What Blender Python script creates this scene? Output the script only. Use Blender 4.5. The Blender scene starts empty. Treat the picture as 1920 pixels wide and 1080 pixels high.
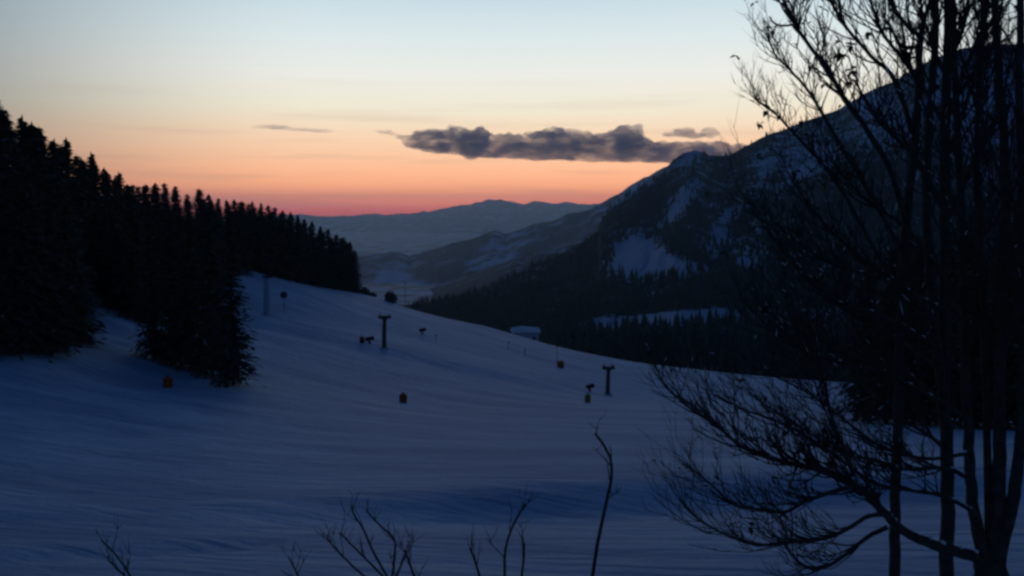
import bpy, math, random
import numpy as np
from mathutils import Vector, Matrix, noise as mnoise

C = bpy.context.scene
COL = C.collection
rnd = random.Random(11)
rng = np.random.default_rng(5)

# ---------------------------------------------------------------- camera
F = 1663.0                      # focal length in pixels of the 1920 px wide photograph
HOR = 395.0                     # row of the level horizon
PITCH = math.atan((540 - HOR) / F)
cam_d = bpy.data.cameras.new('camera')
cam_d.sensor_width = 36.0
cam_d.lens = 36.0 * F / 1920.0
cam_d.clip_start = 0.1
cam_d.clip_end = 200000.0
cam = bpy.data.objects.new('camera', cam_d)
COL.objects.link(cam)
cam.location = (0, 0, 0)
cam.rotation_euler = (math.radians(90) - PITCH, 0, 0)
C.camera = cam

# ---------------------------------------------------------------- render settings, exposure
C.view_settings.view_transform = 'Standard'
C.view_settings.look = 'None'
C.view_settings.gamma = 1.0
C.view_settings.exposure = 0.13
C.cycles.filter_width = 2.8
C.cycles.volume_bounces = 1
C.cycles.max_bounces = 6
C.cycles.diffuse_bounces = 3
C.cycles.sample_clamp_indirect = 2.0

# ---------------------------------------------------------------- world: dusk sky
W = bpy.data.worlds.new('World')
C.world = W
W.use_nodes = True
nt = W.node_tree
nt.nodes.clear()
def N(t, **k):
    n = nt.nodes.new(t)
    for a, b in k.items():
        setattr(n, a, b)
    return n
def L(a, b):
    nt.links.new(a, b)
def math_node(op, a, b=None, clamp=False):
    n = N('ShaderNodeMath', operation=op, use_clamp=clamp)
    for i, v in enumerate((a, b)):
        if v is None:
            continue
        if isinstance(v, (int, float)):
            n.inputs[i].default_value = v
        else:
            L(v, n.inputs[i])
    return n.outputs[0]
def srgb(r, g, b):
    f = lambda c: (c / 12.92 if c <= 0.04045 else ((c + 0.055) / 1.055) ** 2.4)
    return (f(r / 255), f(g / 255), f(b / 255), 1)
out = N('ShaderNodeOutputWorld')
bg = N('ShaderNodeBackground')
L(bg.outputs[0], out.inputs[0])
tc = N('ShaderNodeTexCoord')
sep = N('ShaderNodeSeparateXYZ')
L(tc.outputs['Generated'], sep.inputs[0])
elev = math_node('MULTIPLY', math_node('ARCSINE', sep.outputs[2]), 180 / math.pi)      # degrees above the level
az = math_node('MULTIPLY', math_node('ARCTAN2', sep.outputs[0], sep.outputs[1]), 180 / math.pi)  # degrees right of the view axis
def ramp(stops, src, lo, hi):
    m = N('ShaderNodeMapRange')
    m.inputs['From Min'].default_value = lo
    m.inputs['From Max'].default_value = hi
    L(src, m.inputs['Value'])
    r = N('ShaderNodeValToRGB')
    r.color_ramp.interpolation = 'EASE' if len(stops) < 4 else 'LINEAR'
    e = r.color_ramp.elements
    for i, (p, c) in enumerate(stops):
        q = (p - lo) / (hi - lo)
        if i < 2:
            e[i].position = q
            e[i].color = c
        else:
            n_ = e.new(q)
            n_.color = c
    L(m.outputs[0], r.inputs[0])
    return r.outputs[0]
SKY_FRONT = [(-2.0, (.30, .06, .06, 1)), (0.0, (1.1, .12, .08, 1)), (0.5, (1.55, .36, .16, 1)), (1.55, (1.5, .58, .25, 1)),
             (3.3, (1.15, .63, .36, 1)), (5.0, (.99, .72, .49, 1)), (6.3, (.89, .81, .63, 1)), (8.4, (.83, .83, .76, 1)),
             (10.9, (.68, .77, .78, 1)), (13.4, (.52, .66, .73, 1)), (16.2, (.11, .24, .36, 1)),
             (21, (.012, .05, .14, 1)), (40, (.006, .022, .075, 1)), (60, (.004, .015, .055, 1))]
SKY_BACK = [(-2.0, (.006, .014, .028, 1)), (0.0, (.015, .03, .055, 1)), (6, (.03, .065, .095, 1)), (13, (.03, .095, .15, 1)),
            (22, (.007, .026, .075, 1)), (40, (.005, .020, .068, 1)), (60, (.005, .019, .064, 1))]
front = ramp(SKY_FRONT, elev, -2, 60)
back = ramp(SKY_BACK, elev, -2, 60)
daz = math_node('ABSOLUTE', math_node('SUBTRACT', az, 3.0))
gm = N('ShaderNodeMapRange', interpolation_type='SMOOTHSTEP')
gm.inputs['From Min'].default_value = 48.0
gm.inputs['From Max'].default_value = 14.0
L(daz, gm.inputs['Value'])
mx = N('ShaderNodeMix', data_type='RGBA')
L(gm.outputs[0], mx.inputs['Factor'])
L(back, mx.inputs['A'])
L(front, mx.inputs['B'])
# faint horizontal veils of thin cloud low in the west
cmb = N('ShaderNodeCombineXYZ')
L(math_node('MULTIPLY', az, 0.045), cmb.inputs[0])
L(math_node('MULTIPLY', elev, 0.9), cmb.inputs[1])
vn = N('ShaderNodeTexNoise')
vn.inputs['Scale'].default_value = 1.3
vn.inputs['Detail'].default_value = 5
L(cmb.outputs[0], vn.inputs['Vector'])
vr = N('ShaderNodeMapRange')
vr.inputs['From Min'].default_value = 0.52
vr.inputs['From Max'].default_value = 0.75
L(vn.outputs[0], vr.inputs['Value'])
low = N('ShaderNodeMapRange')
low.inputs['From Min'].default_value = 9.0
low.inputs['From Max'].default_value = 3.0
L(elev, low.inputs['Value'])
vf = math_node('MULTIPLY', math_node('MULTIPLY', vr.outputs[0], low.outputs[0]), 0.45)
mv = N('ShaderNodeMix', data_type='RGBA')
L(vf, mv.inputs['Factor'])
L(mx.outputs['Result'], mv.inputs['A'])
mv.inputs['B'].default_value = (.42, .26, .20, 1)
# the physical sky adds the last of the daylight
sky = N('ShaderNodeTexSky', sky_type='NISHITA')
sky.sun_disc = False
sky.sun_elevation = math.radians(-1.5)
sky.sun_rotation = math.radians(8)
sky.altitude = 1400
ad = N('ShaderNodeMix', data_type='RGBA', blend_type='ADD')
ad.inputs['Factor'].default_value = 0.05
L(mv.outputs['Result'], ad.inputs['A'])
L(sky.outputs[0], ad.inputs['B'])
L(ad.outputs['Result'], bg.inputs['Color'])
bg.inputs['Strength'].default_value = 1.0

# ---------------------------------------------------------------- helpers
def at(px, py, Y):
    """the point at forward distance Y seen at pixel (px, py) of the 1920x1080 photograph"""
    u = (px - 960) / F
    v = -(py - 540) / F
    t = Y / (math.cos(PITCH) + v * math.sin(PITCH))
    return np.array((u * t, Y, t * (v * math.cos(PITCH) - math.sin(PITCH))))

def tag(o, label=None, cat=None, group=None, kind=None):
    if label: o['label'] = label
    if cat: o['category'] = cat
    if group: o['group'] = group
    if kind: o['kind'] = kind
    return o

def empty(name, loc, rz=0.0):
    o = bpy.data.objects.new(name, None)
    COL.objects.link(o)
    o.location = loc
    o.rotation_euler = (0, 0, rz)
    o.empty_display_size = 0.3
    return o

def mesh_obj(name, verts, faces, mats, parent=None, smooth=False, midx=None):
    me = bpy.data.meshes.new(name)
    verts = np.asarray(verts, dtype=np.float32)
    if isinstance(faces, np.ndarray):
        k = faces.shape[1]
        me.vertices.add(len(verts))
        me.vertices.foreach_set('co', verts.ravel())
        me.loops.add(faces.size)
        me.loops.foreach_set('vertex_index', faces.ravel().astype(np.int32))
        me.polygons.add(len(faces))
        me.polygons.foreach_set('loop_start', np.arange(0, faces.size, k, dtype=np.int32))
        me.polygons.foreach_set('loop_total', np.full(len(faces), k, dtype=np.int32))
        me.update(calc_edges=True)
    else:
        me.from_pydata([tuple(map(float, v)) for v in verts], [], faces)
    for m in (mats if isinstance(mats, (list, tuple)) else [mats]):
        me.materials.append(m)
    if midx is not None:
        me.polygons.foreach_set('material_index', np.asarray(midx, dtype=np.int32))
    if smooth:
        me.polygons.foreach_set('use_smooth', np.ones(len(me.polygons), dtype=bool))
    me.validate()
    me.update()
    o = bpy.data.objects.new(name, me)
    COL.objects.link(o)
    if parent: o.parent = parent
    return o

class MB:
    """collects tubes, boxes and cards; build() links them as one mesh object"""
    def __init__(s): s.v = []; s.f = []
    def add(s, vs, fs):
        b = len(s.v)
        s.v.extend([tuple(map(float, v)) for v in vs]); s.f.extend([tuple(i + b for i in f) for f in fs])
    def tube(s, pts, rad, n=6, cap=True):
        pts = [np.array(p, float) for p in pts]
        m = len(pts)
        vs = []
        up = None
        for i, p in enumerate(pts):
            d = pts[min(i + 1, m - 1)] - pts[max(i - 1, 0)]
            d = d / (np.linalg.norm(d) + 1e-9)
            if up is None:
                up = np.array((1., 0, 0)) if abs(d[0]) < .8 else np.array((0, 0, 1.))
            a = up - d * np.dot(up, d); a /= (np.linalg.norm(a) + 1e-9)
            up = a
            b = np.cross(d, a)
            for k in range(n):
                t = 2 * math.pi * k / n
                vs.append(p + rad[i] * (a * math.cos(t) + b * math.sin(t)))
        fs = []
        for i in range(m - 1):
            for k in range(n):
                k2 = (k + 1) % n
                fs.append((i * n + k, i * n + k2, (i + 1) * n + k2, (i + 1) * n + k))
        if cap:
            fs.append(tuple(range(n))[::-1]); fs.append(tuple((m - 1) * n + k for k in range(n)))
        s.add(vs, fs)
    def box(s, c, sz, rot=None):
        vs = []
        for x in (-.5, .5):
            for y in (-.5, .5):
                for z in (-.5, .5):
                    v = Vector((x * sz[0], y * sz[1], z * sz[2]))
                    if rot is not None: v = rot @ v
                    vs.append((c[0] + v.x, c[1] + v.y, c[2] + v.z))
        s.add(vs, [(0, 1, 3, 2), (4, 6, 7, 5), (0, 4, 5, 1), (2, 3, 7, 6), (0, 2, 6, 4), (1, 5, 7, 3)])
    def build(s, name, mat, parent=None, smooth=False):
        return mesh_obj(name, s.v, s.f, mat, parent, smooth)

def copy_tree(o, parent=None):
    c = o.copy(); COL.objects.link(c); c.parent = parent
    for ch in [x for x in o.children]:
        copy_tree(ch, c)
    return c

# ---------------------------------------------------------------- materials
def mat(name, col, rough=0.9, metal=0.0, var=0.0, scale=5.0, col2=None, bump=0.0, bscale=None, spec=0.2, detail=4.0):
    m = bpy.data.materials.new(name); m.use_nodes = True
    t = m.node_tree; b = t.nodes['Principled BSDF']
    b.inputs['Roughness'].default_value = rough; b.inputs['Metallic'].default_value = metal
    b.inputs['Specular IOR Level'].default_value = spec
    c = t.nodes.new('ShaderNodeTexCoord')
    n = t.nodes.new('ShaderNodeTexNoise'); n.inputs['Scale'].default_value = scale; n.inputs['Detail'].default_value = detail
    t.links.new(c.outputs['Object'], n.inputs['Vector'])
    r = t.nodes.new('ShaderNodeValToRGB')
    c2 = col2 or tuple(max(0, x * (1 - var)) for x in col)
    r.color_ramp.elements[0].position = 0.35; r.color_ramp.elements[1].position = 0.65
    r.color_ramp.elements[0].color = (*c2, 1); r.color_ramp.elements[1].color = (*col, 1)
    t.links.new(n.outputs[0], r.inputs[0]); t.links.new(r.outputs[0], b.inputs['Base Color'])
    if bump:
        n2 = t.nodes.new('ShaderNodeTexNoise'); n2.inputs['Scale'].default_value = bscale or scale; n2.inputs['Detail'].default_value = 5
        t.links.new(c.outputs['Object'], n2.inputs['Vector'])
        bp = t.nodes.new('ShaderNodeBump'); bp.inputs['Strength'].default_value = 1.0; bp.inputs['Distance'].default_value = bump
        t.links.new(n2.outputs[0], bp.inputs['Height']); t.links.new(bp.outputs[0], b.inputs['Normal'])
    return m

M_bark = mat('bark', (.07, .068, .062), .95, var=.5, scale=9, bump=.01, bscale=30)
M_twig = mat('twig_bark', (.06, .056, .052), .95, var=.4, scale=20)
M_leaf = mat('withered_leaf', (.05, .03, .018), .9, var=.4, scale=12)
M_snow = mat('lying_snow', (.78, .82, .88), .7, var=.06, scale=3, bump=.02, bscale=8)
M_steel = mat('galvanised_steel', (.07, .08, .085), .6, metal=.3, var=.3, scale=3)
M_dark = mat('dark_metal', (.025, .028, .03), .6, metal=.2, var=.3, scale=4)
M_orange = mat('orange_foam', (.42, .12, .02), .75, var=.3, scale=3)
M_yellow = mat('yellow_foam', (.34, .25, .03), .75, var=.3, scale=3)
M_red = mat('red_cover', (.12, .03, .04), .75, var=.3, scale=3)
M_wood = mat('weathered_wood', (.09, .065, .05), .85, var=.4, scale=4)
M_pale = mat('pale_render_wall', (.46, .50, .58), .9, var=.15, scale=.6)
M_win = mat('dark_window', (.02, .022, .026), .3, spec=.5)

def needle_mat():
    m = bpy.data.materials.new('spruce_needles'); m.use_nodes = True
    t = m.node_tree; b = t.nodes['Principled BSDF']
    b.inputs['Roughness'].default_value = .9; b.inputs['Specular IOR Level'].default_value = .1
    c = t.nodes.new('ShaderNodeTexCoord'); g = t.nodes.new('ShaderNodeNewGeometry')
    n = t.nodes.new('ShaderNodeTexNoise'); n.inputs['Scale'].default_value = .9; n.inputs['Detail'].default_value = 4
    t.links.new(c.outputs['Object'], n.inputs['Vector'])
    r = t.nodes.new('ShaderNodeValToRGB')
    r.color_ramp.elements[0].position = .35; r.color_ramp.elements[1].position = .65
    r.color_ramp.elements[0].color = (.030, .052, .044, 1); r.color_ramp.elements[1].color = (.062, .098, .082, 1)
    t.links.new(n.outputs[0], r.inputs[0])
    # patches of old snow still lying on some boughs
    n2 = t.nodes.new('ShaderNodeTexNoise'); n2.inputs['Scale'].default_value = 1.3; n2.inputs['Detail'].default_value = 3
    t.links.new(c.outputs['Object'], n2.inputs['Vector'])
    r2 = t.nodes.new('ShaderNodeMapRange'); r2.inputs['From Min'].default_value = .64; r2.inputs['From Max'].default_value = .72
    t.links.new(n2.outputs[0], r2.inputs['Value'])
    mx = t.nodes.new('ShaderNodeMix'); mx.data_type = 'RGBA'
    mu = t.nodes.new('ShaderNodeMath'); mu.operation = 'MULTIPLY'; mu.inputs[1].default_value = .4
    t.links.new(r2.outputs[0], mu.inputs[0])
    t.links.new(mu.outputs[0], mx.inputs['Factor']); t.links.new(r.outputs[0], mx.inputs['A'])
    mx.inputs['B'].default_value = (.7, .74, .8, 1)
    t.links.new(mx.outputs['Result'], b.inputs['Base Color'])
    return m
M_needle = needle_mat()

def snowfield_mat():
    m = bpy.data.materials.new('snow_cover'); m.use_nodes = True
    t = m.node_tree; b = t.nodes['Principled BSDF']
    b.inputs['Roughness'].default_value = .65; b.inputs['Specular IOR Level'].default_value = .15
    c = t.nodes.new('ShaderNodeTexCoord')
    # piste grooming runs across the hill: stretched noise in the snow
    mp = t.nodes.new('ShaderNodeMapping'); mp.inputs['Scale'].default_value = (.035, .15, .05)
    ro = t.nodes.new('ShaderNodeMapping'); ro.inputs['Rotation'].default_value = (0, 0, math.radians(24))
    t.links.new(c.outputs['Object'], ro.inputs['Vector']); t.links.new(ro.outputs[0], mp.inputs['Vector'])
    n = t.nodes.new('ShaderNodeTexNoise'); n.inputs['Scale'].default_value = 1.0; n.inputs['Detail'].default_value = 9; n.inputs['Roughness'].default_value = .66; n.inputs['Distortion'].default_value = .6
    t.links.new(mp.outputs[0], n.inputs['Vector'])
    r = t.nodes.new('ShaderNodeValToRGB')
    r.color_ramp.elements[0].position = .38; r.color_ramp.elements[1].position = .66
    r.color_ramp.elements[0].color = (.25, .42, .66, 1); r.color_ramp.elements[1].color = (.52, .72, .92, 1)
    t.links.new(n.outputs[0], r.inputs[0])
    # the valley beyond the crest is wooded: dark patches with clearings
    ln = t.nodes.new('ShaderNodeVectorMath'); ln.operation = 'LENGTH'; t.links.new(c.outputs['Object'], ln.inputs[0])
    fr = t.nodes.new('ShaderNodeMapRange'); fr.inputs['From Min'].default_value = 380; fr.inputs['From Max'].default_value = 520
    t.links.new(ln.outputs['Value'], fr.inputs['Value'])
    wn = t.nodes.new('ShaderNodeTexNoise'); wn.inputs['Scale'].default_value = .0045; wn.inputs['Detail'].default_value = 8; wn.inputs['Roughness'].default_value = .62
    t.links.new(c.outputs['Object'], wn.inputs['Vector'])
    wr = t.nodes.new('ShaderNodeMapRange'); wr.inputs['From Min'].default_value = .57; wr.inputs['From Max'].default_value = .45
    t.links.new(wn.outputs[0], wr.inputs['Value'])
    wm = t.nodes.new('ShaderNodeMath'); wm.operation = 'MULTIPLY'; t.links.new(fr.outputs[0], wm.inputs[0]); t.links.new(wr.outputs[0], wm.inputs[1])
    wx = t.nodes.new('ShaderNodeMix'); wx.data_type = 'RGBA'; t.links.new(wm.outputs[0], wx.inputs['Factor'])
    t.links.new(r.outputs[0], wx.inputs['A']); wx.inputs['B'].default_value = (.03, .06, .10, 1)
    t.links.new(wx.outputs['Result'], b.inputs['Base Color'])
    n2 = t.nodes.new('ShaderNodeTexNoise'); n2.inputs['Scale'].default_value = .7; n2.inputs['Detail'].default_value = 8; n2.inputs['Roughness'].default_value = .65
    t.links.new(c.outputs['Object'], n2.inputs['Vector'])
    bp = t.nodes.new('ShaderNodeBump'); bp.inputs['Strength'].default_value = 1; bp.inputs['Distance'].default_value = .28
    # ski tracks and groomer ridges along the slope
    mp2 = t.nodes.new('ShaderNodeMapping'); mp2.inputs['Scale'].default_value = (.14, .9, .2)
    t.links.new(ro.outputs[0], mp2.inputs['Vector'])
    n3 = t.nodes.new('ShaderNodeTexNoise'); n3.inputs['Scale'].default_value = 1; n3.inputs['Detail'].default_value = 6; n3.inputs['Distortion'].default_value = 1.2
    t.links.new(mp2.outputs[0], n3.inputs['Vector'])
    bp3 = t.nodes.new('ShaderNodeBump'); bp3.inputs['Strength'].default_value = 1; bp3.inputs['Distance'].default_value = .5
    t.links.new(n3.outputs[0], bp3.inputs['Height']); t.links.new(bp3.outputs[0], bp.inputs['Normal'])
    t.links.new(n2.outputs[0], bp.inputs['Height']); t.links.new(bp.outputs[0], b.inputs['Normal'])
    return m
M_field = snowfield_mat()

def mountain_mat(name, dark, snow, sc):
    """rock and forest floor against snow, driven by the mesh attribute snow_cover"""
    m = bpy.data.materials.new(name); m.use_nodes = True
    t = m.node_tree; b = t.nodes['Principled BSDF']
    b.inputs['Roughness'].default_value = .9; b.inputs['Specular IOR Level'].default_value = .05
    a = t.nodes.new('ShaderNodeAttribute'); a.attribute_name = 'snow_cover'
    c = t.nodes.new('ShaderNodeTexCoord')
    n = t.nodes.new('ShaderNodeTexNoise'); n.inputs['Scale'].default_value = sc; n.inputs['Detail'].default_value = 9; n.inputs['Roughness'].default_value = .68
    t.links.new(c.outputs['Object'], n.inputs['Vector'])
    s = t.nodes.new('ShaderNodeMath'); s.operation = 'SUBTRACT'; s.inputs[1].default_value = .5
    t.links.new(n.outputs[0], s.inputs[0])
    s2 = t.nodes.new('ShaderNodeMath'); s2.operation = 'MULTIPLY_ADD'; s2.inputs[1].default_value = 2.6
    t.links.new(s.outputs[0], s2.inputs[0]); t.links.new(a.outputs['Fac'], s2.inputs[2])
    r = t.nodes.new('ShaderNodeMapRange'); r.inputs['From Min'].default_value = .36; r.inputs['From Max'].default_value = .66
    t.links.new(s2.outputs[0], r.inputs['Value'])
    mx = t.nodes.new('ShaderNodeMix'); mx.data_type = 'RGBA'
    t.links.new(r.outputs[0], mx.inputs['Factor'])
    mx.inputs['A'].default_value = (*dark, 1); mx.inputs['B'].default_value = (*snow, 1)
    t.links.new(mx.outputs['Result'], b.inputs['Base Color'])
    return m
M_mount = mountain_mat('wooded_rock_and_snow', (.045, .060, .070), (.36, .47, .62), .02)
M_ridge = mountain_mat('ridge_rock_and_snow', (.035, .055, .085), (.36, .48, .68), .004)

# ---------------------------------------------------------------- terrain height
CP = [  # (px, py, forward distance) of points on the snow
    (0, 1080, 22), (500, 1080, 21), (960, 1080, 20), (1500, 1080, 18.5), (1920, 1080, 17), (-500, 1080, 22), (2500, 1080, 16),
    (0, 985, 32), (500, 985, 31), (960, 975, 31), (1400, 960, 30), (1920, 950, 28),
    (0, 860, 50), (500, 860, 54), (960, 850, 58), (1400, 850, 56), (1920, 860, 50),
    (0, 740, 78), (310, 722, 105), (600, 740, 110), (755, 757, 118), (1101, 757, 150), (1400, 770, 120), (1750, 795, 85), (2100, 800, 80),
    (0, 662, 100), (130, 662, 108), (437, 716, 108), (380, 712, 106), (200, 620, 140), (-300, 640, 100),
    (0, 520, 165), (-400, 480, 170), (200, 545, 200), (360, 520, 240),
    (460, 600, 212), (600, 628, 208), (720, 653, 205), (850, 683, 203), (1050, 715, 210), (1140, 741, 205), (1300, 760, 190),
    (460, 500, 290), (560, 528, 310), (700, 553, 345), (790, 585, 350), (900, 606, 345), (1010, 638, 340), (1100, 659, 335),
    (1200, 677, 332), (1300, 690, 330), (1450, 705, 325), (1700, 720, 310), (2100, 730, 300),
]
pts = np.array([at(*c) for c in CP] + [np.array(p, float) for p in
      [(-12, 6, -6.2), (12, 6, -6.0), (0, -20, -5), (-150, -60, 8), (150, -60, -14), (-230, 150, 12), (0, -200, 4)]])
def tps_fit(P):
    n = len(P); d = np.linalg.norm(P[:, None, :2] - P[None, :, :2], axis=2) / 100
    K = np.where(d > 0, d ** 2 * np.log(d + 1e-12), 0) + np.eye(n) * 0.002
    Q = np.hstack([np.ones((n, 1)), P[:, :2] / 100])
    A = np.block([[K, Q], [Q.T, np.zeros((3, 3))]])
    return np.linalg.solve(A, np.concatenate([P[:, 2], np.zeros(3)]))
TW = tps_fit(pts)
def tps(x, y):
    sh = np.shape(x); x = np.ravel(x).astype(float); y = np.ravel(y).astype(float)
    r = np.zeros(len(x))
    for i in range(len(pts)):
        d = np.hypot(x - pts[i, 0], y - pts[i, 1]) / 100
        r += TW[i] * d ** 2 * np.log(d + 1e-12)
    n = len(pts)
    return (r + TW[n] + TW[n + 1] * x / 100 + TW[n + 2] * y / 100).reshape(sh)
def sm(a, b, x):
    t = np.clip((np.asarray(x, float) - a) / (b - a), 0, 1); return t * t * (3 - 2 * t)
# value noise in numpy
_tab = rng.random((256, 256))
def vnoise(x, y, s=1.0):
    x = np.asarray(x, float) / s; y = np.asarray(y, float) / s
    xi = np.floor(x).astype(int); yi = np.floor(y).astype(int)
    fx = x - xi; fy = y - yi; fx = fx * fx * (3 - 2 * fx); fy = fy * fy * (3 - 2 * fy)
    g = lambda a, b: _tab[a % 256, b % 256]
    return (g(xi, yi) * (1 - fx) + g(xi + 1, yi) * fx) * (1 - fy) + (g(xi, yi + 1) * (1 - fx) + g(xi + 1, yi + 1) * fx) * fy - .5
def fbm(x, y, s, o=4):
    r = 0; a = 1
    for k in range(o):
        r = r + a * vnoise(np.asarray(x) + 17.3 * k, np.asarray(y) - 9.1 * k, s / 2 ** k); a *= .5
    return r
CREST_PX = np.array([-600, 0, 460, 560, 700, 790, 900, 1010, 1100, 1200, 1300, 1450, 1700, 2500])
CREST_Y = np.array([260, 300, 300, 315, 348, 352, 347, 342, 337, 334, 332, 327, 312, 290])
def zg(x, y):
    x = np.asarray(x, float); y = np.asarray(y, float)
    r = np.hypot(x, y)
    az_ = np.arctan2(x, np.maximum(y, 1e-3))
    px = 960 + F * np.tan(np.clip(az_, -1.2, 1.2))
    cy = np.interp(px, CREST_PX, CREST_Y)
    cy = np.where(y < 5, 300, cy)
    k = cy / np.maximum(np.where(y > 5, y, r), 1e-3)
    # inside the crest: the fitted slope; beyond it the hill breaks away to the valley
    yi = np.where(k < 1, cy, y); xi = np.where(k < 1, x * k, x)
    lim = 420.0
    s = np.minimum(1, lim / np.maximum(np.hypot(xi, yi), 1))
    zi = tps(xi * s, yi * s)
    zi = zi + .22 * fbm(x * .8 + y * .35, y * .9 - x * .5, 26, 3) * sm(20, 60, r) + .05 * fbm(x, y, 3.0, 3)
    # cut bank of the piste road
    lip = sm(-16, 2, x)
    bank = (sm(32, 36.5, y - .03 * x) * 1.15 - sm(28, 31.5, y - .03 * x) * .35) * (1 - sm(40, 85, y)) * (.25 + .75 * lip)
    zi = zi + np.where((y > 5) & (r < 200), bank, 0)
    # rut of a side track leaving the bank to the left
    d = (y - (27.5 + (x + 6) * .28)) ; zi = zi - .28 * np.exp(-(d / 1.1) ** 2) * (1 - sm(-9, -5, x)) * (y > 5)
    # rolled edge of the upper piste, from the spruces past the lift tower
    ly = np.interp(x, [-66, -45, -30, -14, 5, 25], [214, 209, 205, 202, 200, 200])
    q = y - ly
    rl = sm(-13, -1, q) * (1 - sm(1, 34, q)) * 1.0 * (1 - sm(-8, 22, x)) * sm(-100, -70, x)
    zi = zi - .8 * sm(.95, 1.0, y / cy) * (y > 5)
    zi = zi + rl * (y > 5)
    rb = np.maximum(r - r * 0 - cy * np.maximum(r / np.maximum(y, 1), 1) * 1.0, 0)
    rb = np.where(k < 1, r * (1 - k), 0)
    far = np.interp(r, [0, 420, 480, 600, 900, 1500, 2500, 5000, 9000, 60000], [-70, -88, -98, -122, -165, -220, -300, -380, -400, -400])
    far = np.where(px < 620, far + 40 * sm(620, 300, px) * sm(1500, 900, r), far)
    drop = zi - .12 * rb - .006 * rb ** 2
    z = np.where(k < 1, np.where(drop > far, drop, far), zi)
    back_ = sm(420, 1200, r)
    z = np.where((k >= 1), z * (1 - back_) + far * back_, z)
    return np.maximum(z, -401)
def zg1(x, y): return float(zg(np.array([x]), np.array([y]))[0])
def hit(px, py, y0=12, y1=420):
    ys = np.linspace(y0, y1, 2500)
    P = np.array([at(px, py, 1.0)]) * ys[:, None]
    g = zg(P[:, 0], P[:, 1])
    i = np.argmax(P[:, 2] <= g)
    if P[i, 2] > g[i]: i = int(np.argmin(P[:, 2] - g))
    return np.array((P[i, 0], P[i, 1], g[i]))

# ground: one sheet from the camera's feet to the horizon
angs = np.concatenate([np.radians(np.arange(-38, 38.01, .2)), np.radians(np.arange(41, 322, 3.0))])
rad = np.concatenate([[0.5], np.geomspace(2.0, 15, 14), np.geomspace(15.4, 60, 90), np.linspace(60.8, 440, 300), np.geomspace(450, 25000, 90)])
A_, R_ = np.meshgrid(angs, rad, indexing='ij')
X = np.sin(A_) * R_; Y = np.cos(A_) * R_
Z = zg(X, Y)
nA, nR = A_.shape
ids = np.arange(nA * nR).reshape(nA, nR)
i2 = np.roll(ids, -1, axis=0)
fq = np.stack([ids[:, :-1], i2[:, :-1], i2[:, 1:], ids[:, 1:]], -1).reshape(-1, 4)[:, ::-1]
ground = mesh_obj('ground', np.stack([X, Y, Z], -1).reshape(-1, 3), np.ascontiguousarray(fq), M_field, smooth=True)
tag(ground, kind='structure', label='blue snow slope of the ski piste falling away into the valley')

# ---------------------------------------------------------------- mountains and ridges
def blob(px, py, cx, cy, rx, ry, rot=0):
    a = math.radians(rot); dx = px - cx; dy = py - cy
    u = (dx * math.cos(a) + dy * math.sin(a)) / rx; v = (-dx * math.sin(a) + dy * math.cos(a)) / ry
    return np.exp(-(u * u + v * v) ** 1.5)
def hill(name, sky_pts, foot_pts, Yr, Yf, material, amp, nscale, cover, step=3.0, rows=90, backdrop=.6, label=None, rough=0):
    sx, sy = zip(*sky_pts); fx, fy = zip(*foot_pts)
    pxs = np.arange(sx[0], sx[-1] + .1, step)
    ridge = np.interp(pxs, sx, sy) + rough * fbm(pxs, pxs * 0 + 3.3, 40, 5)
    foot = np.interp(pxs, fx, fy)
    yr = np.interp(pxs, *zip(*Yr)); yf = np.interp(pxs, *zip(*Yf))
    V = []; CO = []
    for j in range(rows + 1):
        t = j / rows
        py = foot + (ridge - foot) * t
        e = t ** 1.0
        Yd = yf * (yr / yf) ** e
        w = math.sin(math.pi * t) ** .6 if 0 < t < 1 else 0
        Yd = Yd * (1 + amp * w * (fbm(pxs * 1.0, py * 1.3, nscale, 5) + .6 * fbm(pxs * 1.2 + py * .8, py * .5, nscale * .35, 3)))
        P = np.array([at(a, b, c) for a, b, c in zip(pxs, py, Yd)])
        V.append(P); CO.append(cover(pxs, py, t))
    top = V[-1]
    for q in (1, 2, 3):      # far side of the hill, falling away behind the ridge
        P = top.copy(); P[:, :2] *= 1 + .10 * q; P[:, 2] = top[:, 2] - (top[:, 2] - (-400)) * (.08, .35, 1.0)[q - 1]
        V.append(P); CO.append(cover(pxs, ridge, 1) * 0 + .5)
    V = np.array(V); nr, nc = V.shape[:2]
    ids = np.arange(nr * nc).reshape(nr, nc)
    f = np.stack([ids[:-1, :-1], ids[:-1, 1:], ids[1:, 1:], ids[1:, :-1]], -1).reshape(-1, 4)
    o = mesh_obj(name, V.reshape(-1, 3), np.ascontiguousarray(f), material, smooth=True)
    at_ = o.data.attributes.new('snow_cover', 'FLOAT', 'POINT')
    at_.data.foreach_set('value', np.array(CO, dtype=np.float32).ravel())
    tag(o, kind='structure', label=label)
    return o, V[:rows + 1], np.array(CO)[:rows + 1]

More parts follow.
